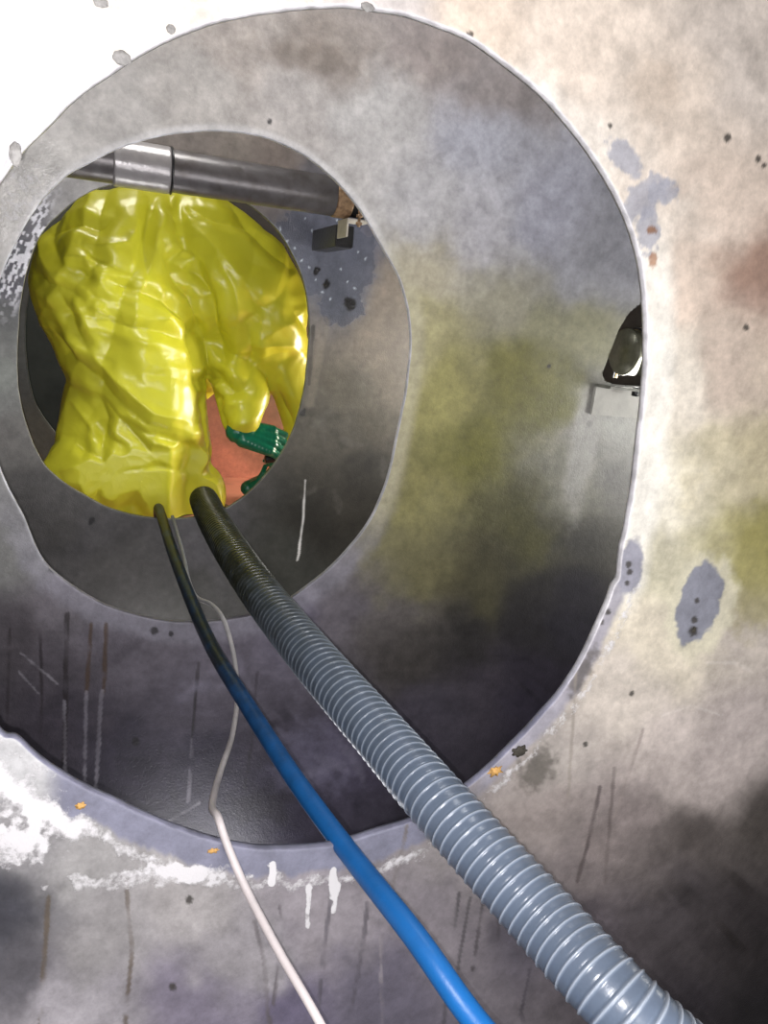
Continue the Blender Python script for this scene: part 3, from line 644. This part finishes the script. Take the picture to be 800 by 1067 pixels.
ridges = [[(93,316),(107,324),(122,334),(136,338)],[(84,254),(109,259),(131,256),(140,245),(152,214)],[(189,205),(200,234),(225,259),(257,297),(281,324)],[(214,272),(221,292),(228,320),(229,351)],[(263,360),(286,360),(304,360),(320,371)],[(75,418),(89,436),(104,457)],
  [(62,490),(84,486),(104,495)],[(86,360),(120,395),(160,430),(200,440)],[(120,505),(150,500),(190,505)],[(225,268),(245,300),(250,340)],[(165,300),(172,330),(195,335)],[(60,270),(90,270),(110,300)],[(195,515),(215,480),(225,450)]]
for i, p in enumerate(valleys):
    d, t = seglines(px, py, p); e = np.sin(np.clip(t, .04, .96) * math.pi) ** .5
    disp -= .0135 * np.exp(-(d / 5.5)) * e * face
    disp += .0070 * np.exp(-((d - 12) / 6.5) ** 2) * e * face
for p in deep:
    d, t = seglines(px, py, p); disp -= .028 * np.exp(-(d / 11.) ** 1.3) * face
for p in ridges:
    d, t = seglines(px, py, p); e = np.sin(np.clip(t, .04, .96) * math.pi) ** .5
    disp += .0140 * np.exp(-(d / 7.0)) * e * face
# generic crumple: angular creases from folded noise in 3-D
def n3(x, y, z, s): return (vn(x + z * .7, y - z * .5, s) + vn(y + 11 + x * .4, z - x * .3, s + 5) + vn(z + 5, x + y * .5, s + 9)) / 3
qx, qz = px + .35 * py, py - .25 * px
wq = 22 * (fbm(px / 55, py / 55, 7, 2) - .5)
for (sx, sy, kk, am, sd0) in ((150, 90, 2.4, .008, 1), (70, 150, 2.0, .008, 2), (60, 26, 1.5, .0022, 3), (26, 50, 1.4, .0010, 4)):
    q = vn((qx + wq) / sx, (qz + wq) / sy + V[:, 1] * 3, sd0) * kk
    disp += am * (np.abs(q - np.floor(q) - .5) * 4 - 1) * (.4 + .6 * face)
V = V + N * disp[:, None]
V[:, 1] = np.maximum(V[:, 1], DC + .030)
fold_y = DC + .030 + .085 * sstep(-.30, -.40, V[:, 2]) + .07 * sstep(-.30, -.40, V[:, 2]) * sstep(175, 200, px)
V[:, 1] = np.maximum(V[:, 1], fold_y)
V[:, 2] = np.maximum(V[:, 2], LZ + .002); V[:, 1] = np.minimum(V[:, 1], DD - .02)
me.vertices.foreach_set('co', V.astype(np.float32).ravel()); me.update()
person = tag(empty('person', P(175, 545, 2.3)), 'person in glossy yellow coverall crouched with back turned, gloved hand on a dark tool', 'person')
person.location.z = LZ
me.materials.clear()
link('coverall', me, yellow, person)

def grow(name, verts, edges, radii, mat, parent, sub=2, rootv=0):
    me = bpy.data.meshes.new('t'); me.from_pydata([tuple(v) for v in verts], edges, []); 
    o = bpy.data.objects.new('t', me); COL.objects.link(o)
    o.modifiers.new('sk', 'SKIN'); 
    for i, r in enumerate(radii): me.skin_vertices[0].data[i].radius = (r, r)
    me.skin_vertices[0].data[rootv].use_root = True
    md = o.modifiers.new('su', 'SUBSURF'); md.levels = sub; md.render_levels = sub
    r = applied(o, name); r.materials.clear()
    return link(name, r, mat, parent)
# gloved hand: palm, four curled fingers of unequal length and a thumb closing on a bar
def hand(name, wrist, fwd, side, down, mat, parent, k=1.0):
    """fwd: along the hand, side: across the knuckles to the thumb, down: palm side"""
    f_ = Vector(fwd).normalized(); d_ = Vector(down); d_ = (d_ - f_ * d_.dot(f_)).normalized(); s_ = Vector(side); s_ = (s_ - f_ * s_.dot(f_) - d_ * s_.dot(d_)).normalized()
    w = Vector(wrist); bm = bmesh.new()
    def q(a, b, c): return w + (f_ * a + s_ * b + d_ * c) * k
    def cap(a, b, ra, rb):
        a, b = Vector(a), Vector(b); n = 7
        for i in range(n + 1):
            t = i / n; bmesh.ops.create_icosphere(bm, subdivisions=2, radius=(ra + (rb - ra) * t) * k, matrix=Matrix.Translation(a.lerp(b, t)))
    cap(q(-.015, 0, 0), q(.01, 0, 0), .030, .026)
    for bo, ln in ((.031, .92), (.0105, 1.0), (-.0105, .95), (-.031, .78)):
        kn = q(.082 - abs(bo) * .25, bo, -.002)
        cap(q(.005, bo * .55, 0), kn, .0225, .0140)
        m1 = q(.082 + .032 * ln, bo * 1.12, .010); m2 = q(.082 + .036 * ln, bo * 1.14, .036); m3 = q(.082 + .016 * ln, bo * 1.12, .050)
        cap(kn, m1, .0118, .0102); cap(m1, m2, .0102, .0094); cap(m2, m3, .0094, .0082)
    t1 = q(.030, .040, .016); t2 = q(.058, .046, .036)
    cap(q(.005, .018, .006), t1, .018, .0135); cap(t1, t2, .0125, .0110); cap(t2, q(.080, .032, .050), .0108, .0090)
    me = bpy.data.meshes.new('t'); bm.to_mesh(me); bm.free(); o = bpy.data.objects.new('t', me); COL.objects.link(o)
    md = o.modifiers.new('r', 'REMESH'); md.mode = 'VOXEL'; md.voxel_size = .0022 * k
    md = o.modifiers.new('s', 'SMOOTH'); md.factor = .5; md.iterations = 3
    me = applied(o, name); me.materials.clear(); return link(name, me, mat, parent)
green = simple('green_rubber', (10, 112, 84), .3, var=.2, scale=60, bump=.3, spec=.6)
bar_a, bar_b = P(276, 478, 2.225), P(334, 474, 2.225)
view = P(262, 455, 2.27).normalized()
fw = P(300, 462, 2.26) - P(250, 448, 2.27)
hand('glove', P(253, 451, 2.225), fw, Vector((0, 0, .8)) - view * .5, Vector((0, 0, -.5)) + view * .8, green, person, 1.2)
hand('glove', P(262, 506, 2.33), P(300, 486, 2.33) - P(268, 505, 2.33), -view, Vector((0, 0, 1)), green, person, .85)
tool = tag(empty('scraper', bar_a), 'dark scraper with a round handle held under the green glove', 'tool')
cyl('handle', bar_a, bar_b, .013, dark_st, tool, nr=20)
bl = bar_b
bm = bmesh.new(); box_bm(bm, bl + Vector((.02, 0, 0)), (.05, .10, .003)); bm_obj('blade', bm, steel, tool, bevel=.0008)
# hooded head on the far side of the trunk
bm = bmesh.new(); pH, rH = S(170, 400, 2.55, 34); bmesh.ops.create_icosphere(bm, subdivisions=4, radius=.1, matrix=Matrix.Translation(P(165, 400, 2.58)))
for v in bm.verts: v.co.z = (v.co.z - pH.z) * 1.2 + pH.z
bm_obj('hood', bm, yellow, person, True)
# thin dark strip on the floor beside the boot
a_, b_ = P(221, 488, 2.36), P(262, 520, 2.16)
bm = bmesh.new(); 
for p in (a_, b_): p.z = LZ + .004
ctr = (a_ + b_) / 2; dv = (b_ - a_); ang = math.atan2(dv.y, dv.x)
box_bm(bm, (ctr.x, ctr.y, LZ + .004), (dv.length * 1.2, .018, .007), Matrix.Rotation(ang, 3, 'Z'))
tag(bm_obj('dark_strip', bm, rust, None, bevel=.001), 'narrow dark strip lying across the pink floor beside the ribbed hose end', 'bar')

# ------------------------------------------------------------------ light
def area(name, loc, to, size, power, col):
    l = bpy.data.lights.new(name, 'AREA'); l.shape = 'DISK'; l.size = size; l.energy = power; l.color = col
    o = bpy.data.objects.new(name, l); COL.objects.link(o); o.location = loc
    o.rotation_euler = (Vector(to) - Vector(loc)).to_track_quat('-Z', 'Y').to_euler(); return o
# phone flash just below and left of the lens
cl = M @ np.array([-.009, -.011, -.0]); ct = M @ np.array([-.05, .12, -1.0])
fl = bpy.data.lights.new('phone_flash', 'SPOT'); fl.energy = 34; fl.spot_size = 2.4; fl.spot_blend = .6; fl.shadow_soft_size = .0025; fl.color = (1, .97, .98)
fo = bpy.data.objects.new('phone_flash', fl); COL.objects.link(fo); fo.location = Vector(cl)
fo.rotation_euler = (Vector(ct) - Vector(cl)).to_track_quat('-Z', 'Y').to_euler()
area('fill_near', (-.3, -.6, .45), (.2, .72, 0), .7, 7, (1, .985, .96))  # unseen fill added behind the camera to brighten the front plate
area('fill_near_low', (.6, -.5, -.6), (.4, .72, -.4), .7, 14, (1, .97, .97))  # another unseen fill, added for the front plate's lower right
area('fill_bay_one_top', (.6, 1.0, 1.0), (.4, 1.36, -.1), .4, 6, (.95, .97, 1))  # unseen fill added to brighten the middle plate from above
area('fill_bay_one_side', (1.7, .85, -.2), (.7, 1.36, -.2), .5, 8, (1, .99, .95))  # added fill, out of view at the right
area('fill_bay_one_low', (.3, 1.18, -1.3), (.3, 1.36, -.5), .3, 1.8, (.97, .96, 1))  # added fill grazing the middle plate from below
area('fill_bay_two_low', (.25, 1.8, -1.25), (.2, 2.1, -.3), .3, 5, (1, .98, .95))  # unseen fill added low before the back plate
area('fill_bay_two_top', (.15, 1.62, 1.0), (.15, 2.2, -.2), .35, 7, (1, .98, .93))  # added fill overhead, lifts the back plate and the suit
area('fill_bay_two_side', (1.3, 1.55, -.1), (.2, 2.15, -.15), .4, 8.5, (1, .98, .94))  # added side fill, never in view
area('lamp_bay_worker', (1.25, 2.34, -.30), (.2, 2.3, -.62), .25, 9.5, (1, .86, .70))
area('lamp_bay_worker_top', (.1, 2.35, 1.0), (.1, 2.35, 0), .3, 4, (1, .95, .85))
area('fill_bay_far', (.9, 3.3, .6), (-.2, 3.4, 0), .3, 9, (.95, 1, .95))  # unseen fill added to keep the far bay from going black
w = bpy.data.worlds.new('world'); scene.world = w; w.use_nodes = True
w.node_tree.nodes['Background'].inputs[0].default_value = (.6, .62, .66, 1); w.node_tree.nodes['Background'].inputs[1].default_value = .3
